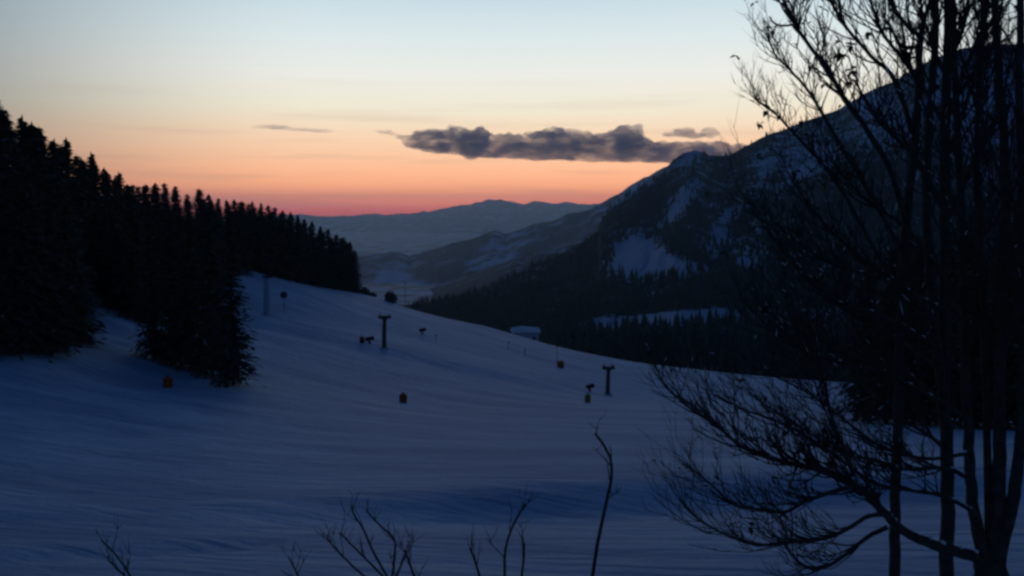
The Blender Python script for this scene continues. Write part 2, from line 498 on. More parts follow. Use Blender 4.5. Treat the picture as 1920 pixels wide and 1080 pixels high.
MS = [(740, 590), (790, 572), (850, 560), (900, 545), (950, 524), (1000, 500), (1040, 482), (1085, 458), (1122, 432), (1130, 402), (1150, 386),
      (1190, 358), (1225, 336), (1248, 318), (1258, 304), (1280, 288), (1300, 283), (1322, 285), (1330, 293), (1368, 290), (1400, 272), (1440, 254),
      (1480, 240), (1520, 222), (1570, 205), (1610, 182), (1650, 163), (1700, 136), (1750, 110), (1800, 90), (1850, 84), (1920, 80), (2050, 60), (2250, 75), (2500, 130)]
MF = [(740, 596), (800, 640), (900, 680), (1000, 690), (1100, 690), (1500, 700), (2500, 700)]
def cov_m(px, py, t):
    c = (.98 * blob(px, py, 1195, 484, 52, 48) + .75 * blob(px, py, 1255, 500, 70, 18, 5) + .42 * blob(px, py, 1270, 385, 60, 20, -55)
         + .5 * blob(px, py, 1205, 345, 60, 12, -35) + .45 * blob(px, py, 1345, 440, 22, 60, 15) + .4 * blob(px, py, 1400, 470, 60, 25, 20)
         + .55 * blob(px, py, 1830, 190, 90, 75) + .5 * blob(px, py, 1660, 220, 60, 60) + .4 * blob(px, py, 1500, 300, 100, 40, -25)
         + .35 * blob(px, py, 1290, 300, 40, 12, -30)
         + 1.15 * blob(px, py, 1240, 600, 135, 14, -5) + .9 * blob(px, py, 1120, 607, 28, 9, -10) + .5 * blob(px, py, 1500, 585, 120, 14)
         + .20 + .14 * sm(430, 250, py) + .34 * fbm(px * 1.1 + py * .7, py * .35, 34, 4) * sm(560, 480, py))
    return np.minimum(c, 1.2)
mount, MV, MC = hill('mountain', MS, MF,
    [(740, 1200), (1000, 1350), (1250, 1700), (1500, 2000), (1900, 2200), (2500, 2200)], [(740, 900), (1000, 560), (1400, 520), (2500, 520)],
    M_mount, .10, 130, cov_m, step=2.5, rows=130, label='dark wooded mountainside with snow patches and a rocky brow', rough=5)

cov_b = lambda px, py, t: .20 + .6 * blob(px, py, 760, 528, 55, 18, 15) + .3 * blob(px, py, 700, 520, 40, 25) + .55 * sm(430, 345, py) + .3 * fbm(px + py, py * .5, 30, 4) + .2 * blob(px, py, 930, 490, 90, 25, -25)
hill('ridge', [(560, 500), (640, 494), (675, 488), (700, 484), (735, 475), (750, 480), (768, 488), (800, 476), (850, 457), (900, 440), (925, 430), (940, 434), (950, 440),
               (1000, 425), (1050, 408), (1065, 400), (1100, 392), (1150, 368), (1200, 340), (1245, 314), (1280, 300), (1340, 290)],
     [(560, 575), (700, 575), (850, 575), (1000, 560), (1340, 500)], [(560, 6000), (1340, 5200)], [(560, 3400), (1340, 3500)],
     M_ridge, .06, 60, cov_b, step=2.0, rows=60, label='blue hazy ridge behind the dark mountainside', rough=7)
cov_c = lambda px, py, t: .12 + .2 * blob(px, py, 1000, 500, 80, 20, -20)
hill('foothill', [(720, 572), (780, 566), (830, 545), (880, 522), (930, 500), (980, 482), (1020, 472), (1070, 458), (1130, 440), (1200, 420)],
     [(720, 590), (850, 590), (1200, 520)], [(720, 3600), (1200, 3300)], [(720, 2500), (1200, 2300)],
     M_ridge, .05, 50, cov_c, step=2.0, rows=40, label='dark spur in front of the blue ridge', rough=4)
cov_a = lambda px, py, t: .35 + 0 * px
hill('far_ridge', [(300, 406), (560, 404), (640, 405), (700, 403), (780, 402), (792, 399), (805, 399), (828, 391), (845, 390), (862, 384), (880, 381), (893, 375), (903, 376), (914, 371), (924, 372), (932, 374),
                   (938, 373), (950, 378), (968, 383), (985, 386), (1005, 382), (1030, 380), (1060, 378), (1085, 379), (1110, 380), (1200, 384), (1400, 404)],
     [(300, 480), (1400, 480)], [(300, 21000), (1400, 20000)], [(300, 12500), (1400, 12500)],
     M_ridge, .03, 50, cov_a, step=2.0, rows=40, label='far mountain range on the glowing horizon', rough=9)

# ---------------------------------------------------------------- haze
hz = MB(); hz.box((0, 0, 25), (54000, 54000, 856))
M_haze = bpy.data.materials.new('haze_air'); M_haze.use_nodes = True
t = M_haze.node_tree
for n_ in list(t.nodes):
    if n_.type != 'OUTPUT_MATERIAL': t.nodes.remove(n_)
pv = t.nodes.new('ShaderNodeVolumePrincipled')
pv.inputs['Color'].default_value = (.46, .70, 1.0, 1)
pv.inputs['Density'].default_value = 4.6e-5
pv.inputs['Anisotropy'].default_value = .74
t.links.new(pv.outputs[0], [n_ for n_ in t.nodes if n_.type == 'OUTPUT_MATERIAL'][0].inputs['Volume'])
haze = hz.build('haze', M_haze); tag(haze, kind='stuff', label='pale dusk haze filling the valley')

# ---------------------------------------------------------------- clouds
def cloud_mat(dens, aniso=.0):
    m = bpy.data.materials.new('cloud_vapour'); m.use_nodes = True
    t = m.node_tree
    for n_ in list(t.nodes):
        if n_.type != 'OUTPUT_MATERIAL': t.nodes.remove(n_)
    v = t.nodes.new('ShaderNodeVolumePrincipled')
    v.inputs['Color'].default_value = (.36, .60, 1.0, 1); v.inputs['Anisotropy'].default_value = aniso
    tcx = t.nodes.new('ShaderNodeTexCoord'); nn = t.nodes.new('ShaderNodeTexNoise')
    mpp = t.nodes.new('ShaderNodeMapping'); mpp.inputs['Scale'].default_value = (.0016, .0016, .0042)
    nn.inputs['Scale'].default_value = 1; nn.inputs['Detail'].default_value = 5; nn.inputs['Roughness'].default_value = .6
    t.links.new(tcx.outputs['Object'], mpp.inputs['Vector']); t.links.new(mpp.outputs[0], nn.inputs['Vector'])
    mr = t.nodes.new('ShaderNodeMapRange'); mr.inputs['From Min'].default_value = .36; mr.inputs['From Max'].default_value = .6
    mr.inputs['To Min'].default_value = dens * .45; mr.inputs['To Max'].default_value = dens * 1.9
    t.links.new(nn.outputs[0], mr.inputs['Value']); t.links.new(mr.outputs[0], v.inputs['Density'])
    t.links.new(v.outputs[0], [n_ for n_ in t.nodes if n_.type == 'OUTPUT_MATERIAL'][0].inputs['Volume'])
    return m
def ico(sub=2):
    import bmesh
    bm = bmesh.new(); bmesh.ops.create_icosphere(bm, subdivisions=sub, radius=1)
    v = np.array([x.co[:] for x in bm.verts]); f = [tuple(q.index for q in p.verts) for p in bm.faces]; bm.free()
    return v, f
def v_low(q): return q[:, 2] < -.1
def cloud(name, lobes, Yc, m, vox, label, cat='cloud', group=None):
    V, Fc = ico(3)
    mb = MB()
    for i, (px, py, rx, ry) in enumerate(lobes):
        c = at(px, py, Yc); k = Yc / F
        c[1] += rnd.uniform(-1, 1) * Yc * .012
        S = np.array((rx * k, max(rx, ry * 1.5) * k * .8, ry * k))
        q = V.copy()
        n_ = np.array([mnoise.fractal(Vector(v * 1.6 + i * 3.1), 1.0, 2.0, 4) for v in q])
        q = q * (1 + np.array((.5, .5, .5)) * n_[:, None] * np.where(v_low(q), .35, 1.0)[:, None])
        mb.add(q * S + c, Fc)
    o = mb.build(name, m)
    md = o.modifiers.new('r', 'REMESH'); md.mode = 'VOXEL'; md.voxel_size = vox
    dg = bpy.context.evaluated_depsgraph_get()
    me = bpy.data.meshes.new_from_object(o.evaluated_get(dg))
    o.modifiers.clear(); o.data = me
    if not me.materials: me.materials.append(m)
    tag(o, label=label, cat=cat, group=group)
    return o
lob = []
for px in np.arange(782, 1400, 17):
    topy = np.interp(px, [760, 800, 850, 900, 960, 1000, 1050, 1090, 1120, 1150, 1190, 1215, 1260, 1340, 1400], [262, 245, 238, 244, 256, 247, 240, 246, 256, 240, 236, 262, 266, 264, 272])
    boty = np.interp(px, [760, 800, 900, 1000, 1150, 1240, 1400], [272, 286, 296, 301, 304, 306, 300])
    cy = (topy + boty) / 2 + rnd.uniform(-2, 2)
    lob.append((px, cy, rnd.uniform(20, 30), (boty - topy) / 2 * rnd.uniform(.85, 1.05)))
    lob.append((px + 8, boty - 7, 22, 7))
    lob.append((px + rnd.uniform(-6, 6), topy + 7, rnd.uniform(7, 13), rnd.uniform(5, 9)))
lob += [(770, 268, 16, 8), (755, 258, 14, 4), (1198, 236, 10, 6), (1175, 244, 18, 10)]
cloud('cloud', lob, 32000, cloud_mat(.0017), 60, 'long dark flat-bottomed cloud reaching behind the mountain brow')
cloud('cloud', [(1285, 249, 24, 9), (1258, 251, 16, 5), (1332, 248, 19, 11), (1300, 256, 20, 5)], 32000, cloud_mat(.0012), 60, 'small grey cloud puffs just above the right end of the long cloud')
cloud('cloud', [(520, 239, 34, 4), (560, 242, 30, 3.5), (600, 244, 26, 4), (490, 240, 20, 2)], 32000, cloud_mat(.0004), 54, 'thin faint cloud wisp left of the long dark cloud')
cloud('cloud', [(720, 246, 20, 4.5), (740, 251, 14, 3)], 32000, cloud_mat(.0005), 54, 'tiny cloud wisp touching the left tip of the long cloud')

# ---------------------------------------------------------------- spruces
def spruce_parts(H, R, seed, levels, per, cards, base=.05, size=1.0, narrow=.7):
    r = np.random.default_rng(seed)
    V = []; Fc = []
    nb = 0
    lop = r.uniform(.8, 1.15, 12)
    for li in range(levels):
        h = base * H + (H * .99 - base * H) * (li + r.uniform(-.4, .4)) / levels
        h = min(max(h, base * H), H * .985); h0 = h
        k = 1 - h / H
        rr = R * (k ** narrow + .012) * (.85 + .3 * r.random())
        n = max(5, int(per * (0.55 + .45 * k)))
        for b in range(n):
            a = r.uniform(0, 2 * math.pi)
            h = min(max(base * H, h0 + r.uniform(-.9, .9) * H / levels), H * .985)
            Lb = rr * r.uniform(.65, 1.12) * lop[int(a / (2 * math.pi) * 12) % 12] + .12
            droop = r.uniform(.25, .5) * Lb * (.4 + .8 * k)
            rise = (1 - k) * .5 * Lb
            ca, sa = math.cos(a), math.sin(a)
            for c in range(cards):
                t = (c + r.uniform(.2, 1)) / cards
                d = Lb * t
                z = h - droop * t ** 1.4 + rise * t + r.uniform(-.12, .12)
                w = size * r.uniform(.24, .55) * (1.15 - .6 * t) * (.62 + .4 * k)
                l = size * r.uniform(.45, .9) * (.55 + .45 * k)
                aa = a + r.uniform(-.75, .75)
                dx, dy = math.cos(aa), math.sin(aa)
                tilt = -r.uniform(.1, .9)
                p = np.array((ca * d, sa * d, z))
                fw = np.array((dx * l, dy * l, tilt * l * .7))
                sd = np.array((-dy * w, dx * w, r.uniform(-.25, .25) * w))
                V += [p - fw * .3, p + fw * .25 + sd, p + fw, p + fw * .2 - sd]
                Fc.append((nb, nb + 1, nb + 2, nb + 3)); nb += 4
    # leader
    for q in range(5):
        a = q * 1.3; p = np.array((0, 0, H * (.955 + .008 * q))); sd = np.array((math.cos(a), math.sin(a), 0)) * .12 * size
        V += [p - sd, p + np.array((0, 0, .03 * H)), p + sd, p - np.array((0, 0, .02 * H))]
        Fc.append((nb, nb + 1, nb + 2, nb + 3)); nb += 4
    tr = MB(); tr.tube([(0, 0, -.6), (0, 0, H * .3), (.05, 0, H * .7), (0, 0, H * .97)], [H * .013, H * .0105, H * .006, .03], 7)
    return np.array(V), np.array(Fc), tr
PROTO = {}
def proto(kind):
    """meshes of one spruce 20 m tall, made once and shared by its copies"""
    if kind in PROTO: return PROTO[kind]
    seed = hash(kind[1]) % 1000 + kind[1] * 13
    if kind[0] == 'near': V, Fc, tr = spruce_parts(20, 3.3, seed, 62, 12, 6, size=1.0, base=.06)
    elif kind[0] == 'mid': V, Fc, tr = spruce_parts(20, 4.3, seed, 56, 10, 5, size=1.4, base=.04, narrow=.82)
    elif kind[0] == 'full': V, Fc, tr = spruce_parts(20, 3.6, seed, 46, 10, 4, size=1.6, base=.015, narrow=.6)
    else: V, Fc, tr = spruce_parts(20, 3.6, seed, 26, 7, 3, size=2.2, base=.03)
    crown = bpy.data.meshes.new('crown')
    o = mesh_obj('crown', V, Fc, M_needle); crown = o.data; bpy.data.objects.remove(o)
    o = mesh_obj('trunk', tr.v, tr.f, M_bark); trunk = o.data; bpy.data.objects.remove(o)
    PROTO[kind] = (crown, trunk); return PROTO[kind]
def spruce(x, y, H, kind, label, group=None, wide=1.0, z=None):
    z = zg1(x, y) if z is None else z
    e = empty('spruce_tree', (x, y, z), rnd.uniform(0, 6.28))
    s = H / 20; e.scale = (s * wide, s * wide, s)
    crown, trunk = proto(kind)
    for nm, me in (('trunk', trunk), ('crown', crown)):
        o = bpy.data.objects.new(nm, me); COL.objects.link(o); o.parent = e
    tag(e, label=label, cat='spruce', group=group)
    return e
def z_at(px, py, Y): return float(at(px, py, Y)[2])
G1 = 'spruces of the wood on the left'
SKX = [-60, 0, 15, 30, 50, 80, 105, 130, 155, 175, 200, 225, 250, 275, 310, 330, 345, 375, 410, 440, 490, 515, 545, 570, 600, 630, 655, 668]
SKYL = [150, 182, 205, 240, 218, 238, 262, 262, 300, 288, 318, 325, 345, 345, 345, 350, 366, 355, 374, 373, 380, 390, 398, 411, 422, 438, 455, 476]
SKY_Y = ([-60, 0, 200, 460, 670], [140, 150, 212, 305, 352])
named = {15: 'tallest spruce at the left edge of the wood', 50: 'pointed spruce breaking the skyline just right of the tallest one',
         130: 'spruce with a loose bushy tip on the left skyline', 310: 'twin-tipped spruce on the skyline of the left wood',
         375: 'broad-topped spruce on the skyline halfway down the wood', 655: 'last tall spruce at the right end of the wood'}
# trees whose tips draw the skyline
sk = [0, 15, 50, 80, 108, 130, 157, 175, 198, 225, 250, 275, 293, 310, 330, 352, 375, 392, 410, 426, 440, 456, 473, 490, 503, 515, 531, 545, 558, 570, 585, 600, 614, 630, 643, 655, 664, -40, -70]
for px in sk:
    Y = float(np.interp(px, *SKY_Y)) + rnd.uniform(-6, 6)
    top = float(np.interp(px, SKX, SKYL)) + rnd.uniform(-2, 2)
    x = at(px, 400, Y)[0]
    g = zg1(x, Y); H = z_at(px, top, Y) - g
    H = min(max(H, 8), 42)
    spruce(x, Y, H, ('mid', rnd.randrange(4)), named.get(px, 'dark spruce whose tip stands on the skyline of the left wood'), G1, wide=rnd.uniform(1.05, 1.45) * (1.0 if H < 24 else .8))
for px in np.arange(-8, 660, 19):
    px = px + rnd.uniform(-5, 5)
    Y = float(np.interp(px, *SKY_Y)) + rnd.uniform(2, 12)
    top = float(np.interp(px, SKX, SKYL)) + rnd.uniform(2, 12)
    x = at(px, 400, Y)[0]; H = max(8, z_at(px, top, Y) - zg1(x, Y))
    spruce(x, Y, H, ('mid', rnd.randrange(4)), 'dark spruce half hidden just under the skyline of the left wood', G1, wide=1.25)
# the body of the wood behind and below the skyline trees
for i in range(110):
    px = rnd.uniform(-60, 660) if i % 3 else rnd.uniform(-60, 280)
    ymax = float(np.interp(px, *SKY_Y))
    if px < 460:
        ymin = float(np.interp(px, [-60, 130, 150, 265, 300, 460], [108, 118, 150, 158, 150, 265]))
        Y = rnd.uniform(ymin, ymax)
    else:
        Y = rnd.uniform(ymax - 4, ymax + 25)
    x = at(px, 400, Y)[0]; g = zg1(x, Y)
    top = float(np.interp(px, SKX, SKYL)) + rnd.choice((rnd.uniform(3, 14), rnd.uniform(6, 34)))
    H = min(rnd.uniform(17, 23), z_at(px, top, Y) - g)
    if H < 6: H = rnd.uniform(6, 9)
    spruce(x, Y, H, ('mid', rnd.randrange(4)), 'dark spruce standing inside the dense wood on the left slope', G1, wide=1.1)
# lower edge of the wood along the upper piste
for px, py in [(468, 506), (482, 509), (497, 514), (512, 518), (528, 521), (543, 526), (560, 530), (577, 533), (593, 537), (609, 539), (625, 542), (640, 544), (653, 546), (664, 548)]:
    p = hit(px, py + 1, 250, 360); Y = p[1] + 3; x = p[0] * Y / p[1]
    top = float(np.interp(px, SKX, SKYL)) + rnd.uniform(6, 22)
    H = max(9, z_at(px, top, Y) - zg1(x, Y))
    spruce(x, Y, H, ('full', rnd.randrange(3)), 'dark spruce with boughs to the snow along the upper piste edge', G1)
# near group at the left edge and the group at the foot of the wood
front_trees = [
    (-40, 664, 25, 'dark spruce half cut off by the left edge, in front of the wood'), (12, 660, 25, 'front spruce nearest the left edge with low boughs on the snow'),
    (62, 664, 23, 'front spruce third from the left edge'), (105, 660, 20, 'front spruce with a low bough reaching right over the snow'),
    (290, 672, 20, 'left spruce of the near clump, behind the orange pad'), (328, 684, 21, 'second spruce from the left in the near clump'),
    (362, 694, 20.5, 'middle spruce of the near clump'), (398, 706, 21.5, 'spruce of the near clump with its bare foot showing beside the outer one'),
    (438, 722, 20.5, 'outer right spruce of the near clump, bare foot of the trunk in the snow'), (345, 672, 22, 'rear left spruce of the near clump'),
    (410, 690, 22, 'rear right spruce of the near clump')]
for px, py, H, lb in front_trees:
    p = hit(px, py, 60, 200)
    H = min(H, z_at(px, float(np.interp(px, SKX, SKYL)) + 14, p[1]) - p[2])
    spruce(p[0], p[1], H, ('near', rnd.randrange(3)), lb, 'near spruces in front of the left wood', wide=.93)

# dense low growth on the crest right of the wood
def bush(name, px, py, w, h, label, cat='bush', Y0=300):
    p = hit(px, py, Y0, 420)
    e = empty(name, p); r = np.random.default_rng(int(px))
    V = []; Fc = []
    for i in range(420):
        u = r.normal(size=3); u /= np.linalg.norm(u); u[2] = abs(u[2])
        q = u * np.array((w / 2, w / 2, h)) * r.uniform(.55, 1.05)
        a = r.normal(size=3); a /= np.linalg.norm(a); b = np.cross(a, u); b /= np.linalg.norm(b) + 1e-6
        s = .14 * w * r.uniform(.4, 1)
        V += [q - a * s, q + b * s * .6, q + a * s, q - b * s * .6]; Fc.append((4 * i, 4 * i + 1, 4 * i + 2, 4 * i + 3))
    mesh_obj('foliage', np.array(V), np.array(Fc), M_needle, e)
    s = MB(); s.tube([(0, 0, -.3), (0, 0, h * .6)], [.12, .05]); s.build('stem', M_bark, e)
    tag(e, label=label, cat=cat)
bush('round_bush', 733, 566, 5.2, 4.6, 'dark dome-shaped bush alone on the crest right of the wood')
bush('low_bush', 684, 550, 4.5, 2.4, 'low dark bush touching the right end of the wood')
bush('low_bush', 698, 554, 3.6, 1.5, 'lowest dark bush between the wood and the dome-shaped bush')

# spruces in the valley behind the crest, right of centre
G2 = 'spruces of the valley wood behind the crest'
def mountain_z(px, Y):
    """height of ground or mountain foot at this place"""
    x = at(px, 400, Y)[0]; g = zg1(x, Y)
    j = int(np.clip((px - 740) / 2.5, 0, MV.shape[1] - 1))
    col = MV[:, j]
    o_ = np.argsort(col[:, 1])
    if Y > col[:, 1].min(): g = max(g, float(np.interp(Y, col[o_, 1], col[o_, 2])))
    return x, g
for i in range(96):
    px = rnd.uniform(1012, 1640) if i % 4 else rnd.uniform(1012, 1250)
    Y = rnd.uniform(420, 640)
    x, g = mountain_z(px, Y)
    top = float(np.interp(px, [1012, 1080, 1110, 1150, 1200, 1300, 1400, 1640], [628, 622, 618, 612, 607, 600, 602, 596])) + rnd.uniform(-6, 26)
    H = z_at(px, top, Y) - g
    if H < 4: continue
    spruce(x, Y, min(H, 26), ('far', rnd.randrange(4)), 'small dark spruce in the valley wood behind the snow crest', G2, wide=1.15, z=g)
for px, top in ((1157, 598), (1214, 594), (1250, 600), (1338, 590)):
    Y = 560; x, g = mountain_z(px, Y)
    spruce(x, Y, z_at(px, top, Y) - g, ('far', rnd.randrange(4)), 'spruce whose tip stands against the snowy clearing in the valley', G2, z=g)
# big dark spruces behind the bare trees on the right
for px, py, H, lb in [(1622, 786, 15, 'leftmost big spruce behind the bare trees, boughs down to the snow'), (1662, 794, 17, 'second big spruce behind the bare trees'),
                      (1712, 796, 17.5, 'third big spruce behind the bare trees'), (1765, 790, 18.5, 'fourth big spruce, between two bare trunks'),
                      (1818, 802, 18, 'fifth big spruce, behind the many-stemmed bare tree'), (1868, 800, 19, 'sixth big spruce, near the right edge'), (1925, 806, 19, 'big spruce cut off by the right edge'),
                      (1690, 770, 17, 'big spruce in the second row behind the bare trees, left one'), (1800, 772, 19, 'big spruce in the second row behind the bare trees, middle one'),
                      (1890, 770, 20, 'big spruce in the second row behind the bare trees, right one')]:
    p = hit(px, py, 50, 200)
    spruce(p[0], p[1], H * p[1] / 85, ('near', rnd.randrange(3)), lb, 'big spruces behind the bare trees', wide=1.15)

# ---------------------------------------------------------------- forest carpeting the mountainside
def forest(name, V, CO, count, hmin, hmax, thr, label, mat_, region=None, seed=3):
    r = np.random.default_rng(seed); nr, nc = V.shape[:2]
    vs = []; fs = []; b = 0; n = 0; tries = 0
    cov = CO + .75 * (r.random(CO.shape) - .5) * 0
    while n < count and tries < count * 12:
        tries += 1
        i = r.uniform(0, nr - 1.001); j = r.uniform(0, nc - 1.001)
        i0, j0 = int(i), int(j); a, c = i - i0, j - j0
        if region and not region(i / (nr - 1), j0): continue
        p = (V[i0, j0] * (1 - a) + V[i0 + 1, j0] * a) * (1 - c) + (V[i0, j0 + 1] * (1 - a) + V[i0 + 1, j0 + 1] * a) * c
        cc = CO[i0, j0] + .9 * float(fbm(p[0], p[2] * 1.5, 90, 3))
        if r.random() < sm(thr, thr + .35, cc): continue
        h = r.uniform(hmin, hmax); w = h * r.uniform(.16, .24)
        n_ = 6
        ph = r.uniform(0, 6.28)
        for lay, (z0, z1, ww) in enumerate(((.0, .55, 1.0), (.38, 1.0, .68))):
            k0 = b
            for q in range(n_):
                t = ph + q * 2 * math.pi / n_; wq = w * ww * r.uniform(.7, 1.25)
                vs.append((p[0] + wq * math.cos(t), p[1] + wq * math.sin(t), p[2] - .5 + z0 * h + r.uniform(-.05, .05) * h))
            vs.append((p[0], p[1], p[2] + z1 * h)); b += n_ + 1
            for q in range(n_): fs.append((k0 + q, k0 + (q + 1) % n_, k0 + n_))
        n += 1
    o = mesh_obj(name, np.array(vs), np.array(fs), mat_)
    tag(o, label=label, kind='stuff'); return o
forest('mountain_forest', MV, MC, 15000, 6, 13, .5, 'dense dark conifer wood covering the mountainside', M_needle)

# ---------------------------------------------------------------- ski lift towers
def lift_tower(px, py_base, py_top, label, mat_, rz=.15, slim=1.0, arm=1.0):
    p = hit(px, py_base, 120, 330)
    H = z_at(px, py_top, p[1]) - p[2]
    e = empty('lift_tower', p, rz)
    m = MB(); m.tube([(0, 0, -.5), (0.05 * H * .3, 0, H * .5), (.03 * H, 0, H * .96)], [.52 * slim, .46 * slim, .40 * slim], 10); m.build('mast', mat_, e)
    c = MB(); c.box((.03 * H, 0, H * .93), (2.9 * arm, .7, .62)); c.tube([(.03 * H, 0, H * .78), (.95 * arm, 0, H * .91)], [.12, .12]); c.tube([(.03 * H, 0, H * .78), (-.6 * arm, 0, H * .91)], [.12, .12]); c.build('crossarm', mat_, e)
    for s in (-1, 1):
        w = MB(); w.box((.03 * H + s * 1.0 * arm, 0, H * .955), (.16, 2.6, .28)); 
        o = w.build('wheel_train', M_dark, e)
        for k in (-1, -.33, .33, 1):
            q = MB(); q.tube([(.03 * H + s * 1.0 * arm - .12, k, H * .955 + .22), (.03 * H + s * 1.0 * arm + .12, k, H * .955 + .22)], [.24, .24], 12); q.build('wheel', M_dark, o)
    l = MB(); l.tube([(.42 * slim + .05, -.25, 0), (.40 * slim + .05, -.25, H * .9)], [.035, .035], 5); l.tube([(.42 * slim + .05, .25, 0), (.40 * slim + .05, .25, H * .9)], [.035, .035], 5)
    for k in range(int(H / .5)): l.box((.43 * slim + .05, 0, .4 + k * .5), (.04, .5, .04))
    l.build('ladder', mat_, e)
    b = MB(); b.box((0, 0, .05), (1.9, 1.9, .5)); b.build('footing', M_pale, e)
    tag(e, label=label, cat='lift tower', group='ski lift towers')
    return e
lift_tower(720, 654, 590, 'dark T-shaped lift tower on the edge of the upper piste', M_steel)
lift_tower(1139, 741, 686, 'dark T-shaped lift tower low on the right side of the piste', M_steel, rz=.1)
M_pale_steel = mat('pale_steel', (.42, .50, .62), .8, var=.2, scale=2)  # pale blue-grey all over, much lighter than the other two towers
lift_tower(501, 590, 517, 'pale lift tower standing faintly on the upper piste by the wood', M_pale_steel, rz=.9, slim=1.7, arm=.55)

def pole(px, pyb, pyt, label, head=None, r=.09, y0=150, material=None):
    p = hit(px, pyb, y0, 420); H = z_at(px, pyt, p[1]) - p[2]
    e = empty('piste_pole', p); m = MB(); m.tube([(0, 0, -.4), (0, 0, H)], [r, r * .8], 7); m.build('shaft', material or M_steel, e)
    if head:
        h = MB(); V, Fc = ico(2); h.add(V * np.array((head, head * .35, head)) + np.array((0, 0, H)), Fc); h.build('head', M_steel, e)
        k = MB(); k.box((0, 0, H * .45), (.3, .12, .4)); k.build('marker_plate', M_steel, e)
    else:
        k = MB(); k.box((.18, 0, H * .9), (.45, .03, .35)); k.build('flag', M_red, e)
        k = MB(); k.tube([(0, 0, H), (0, 0, H + .06)], [r * 1.3, r * .6], 7); k.build('cap', M_dark, e)
    tag(e, label=label, cat='pole')
pole(533, 586, 553, 'thin pole with a dark round head on the upper piste', head=.95, r=.09)
pole(1044, 678, 646, 'thin marker pole rising to the crest beside the faint orange pad', y0=180)
pole(760, 572, 528, 'thin tall pole on the crest right of the dome-shaped bush', r=.1, y0=320)
pole(953, 655, 640, 'short marker pole near the crest at the middle of the piste', y0=200)
pole(984, 668, 655, 'short marker pole on the piste left of the tall marker pole', y0=200)
pole(817, 640, 628, 'short marker pole on the upper piste right of the first tower', y0=200)

# upright foam crash pads round the snow-making hydrants
def pad(px, pyb, w_px, h_px, material, label, y0=60):
    p = hit(px, pyb, y0, 330); k = np.linalg.norm(p) / F; w = w_px * k; h = h_px * k
    e = empty('crash_pad', p, rnd.uniform(-.3, .3))
    m = MB(); n = 14; prof = [(.46, -.1), (.5, .03 * h), (.5, h * .93), (.44, h)]
    vs = []
    for rr, z in prof:
        for q in range(n): vs.append((rr * w * math.cos(2 * math.pi * q / n), rr * w * .9 * math.sin(2 * math.pi * q / n), z))
    fs = [(i * n + q, i * n + (q + 1) % n, (i + 1) * n + (q + 1) % n, (i + 1) * n + q) for i in range(3) for q in range(n)] + [tuple(range(3 * n, 4 * n))]
    m.add(vs, fs); m.build('foam_body', material, e)
    for z in (.3, .72):
        s = MB(); s.tube([(0, 0, h * z - .04), (0, 0, h * z + .04)], [w * .515, w * .515], 14); s.build('strap', M_dark, e)
    s = MB(); s.tube([(0, 0, h * .9), (0, 0, h * 1.12)], [.09, .09], 8); s.box((0, 0, h * 1.12), (.35, .12, .12)); s.build('hydrant_head', M_dark, e)
    tag(e, label=label, cat='crash pad', group='foam crash pads on the piste')
pad(315, 727, 16, 18, M_orange, 'dull orange crash pad below the near spruce clump', 60)
pad(756, 755, 14, 16, M_orange, 'brown-orange crash pad in the middle of the snow field', 70)
pad(1102, 755, 11, 15, M_yellow, 'yellowish crash pad below the right lift tower', 80)
pad(1051, 689, 13, 12, M_orange, 'faint orange crash pad near the crest at the foot of a thin pole', 150)
pad(679, 643, 9, 11, M_red, 'small reddish crash pad left of the first lift tower', 150)

# fan snow guns
def snow_gun(px, pyb, s_px, label, y0=150, rz=.6):
    p = hit(px, pyb, y0, 400); k = np.linalg.norm(p) / F; s = s_px * k
    e = empty('snow_gun', p, rz)
    b = MB(); b.tube([(-.5 * s, 0, .66 * s), (-.42 * s, 0, .66 * s), (.2 * s, 0, .72 * s), (.5 * s, 0, .76 * s)], [.22 * s, .27 * s, .25 * s, .29 * s], 16); b.build('fan_barrel', M_dark, e)
    b = MB(); b.tube([(0, 0, .1 * s), (0, 0, .5 * s)], [.07 * s, .06 * s], 8); b.box((0, 0, .25 * s), (.26 * s, .2 * s, .2 * s)); b.build('turntable', M_dark, e)
    for a in (0.4, 2.5, 4.6):
        l = MB(); l.tube([(0, 0, .3 * s), (.42 * s * math.cos(a), .42 * s * math.sin(a), -.1)], [.035 * s, .03 * s], 6); l.build('leg', M_steel, e)
    tag(e, label=label, cat='snow gun', group='snow guns on the piste')
snow_gun(693, 646, 15, 'dark snow gun between the reddish pad and the first lift tower')
snow_gun(1106, 735, 15, 'dark snow gun just above the yellowish pad')
snow_gun(792, 627, 12, 'faint dark snow gun on the upper piste right of the first lift tower')

# low building with snow on its roof, just behind the crest
p = at(985, 640, 372)
bz = p[2] - 1.5
e = empty('low_building', (p[0], 372, bz), .08)
Hh = z_at(985, 617, 372) - bz
m = MB(); m.box((0, 0, Hh * .40), (10.5, 8, Hh * .8)); m.build('wall', M_pale, e)
m = MB(); m.box((0, 0, Hh * .80), (11.3, 8.8, Hh * .05)); o = m.build('roof', M_wood, e)
m = MB(); m.box((0, 0, Hh * .91), (11.8, 9.2, Hh * .16))
for q in range(9): m.tube([(-5.9, -4.6 + q * 1.15, Hh * .95), (-2 + rnd.uniform(-1, 1), -4.6 + q * 1.15, Hh * (1.0 + rnd.uniform(-.03, .04))), (5.9, -4.6 + q * 1.15, Hh * .96)], [.35, .6, .35], 8)
m.build('roof_snow', M_snow, o)
for x in (-3, 3.4):
    m = MB(); m.box((x, -4.03, Hh * .5), (1.3, .1, Hh * .2)); m.build('window', M_win, e)
tag(e, label='low pale building with a snowy flat roof peeping over the crest', cat='building')

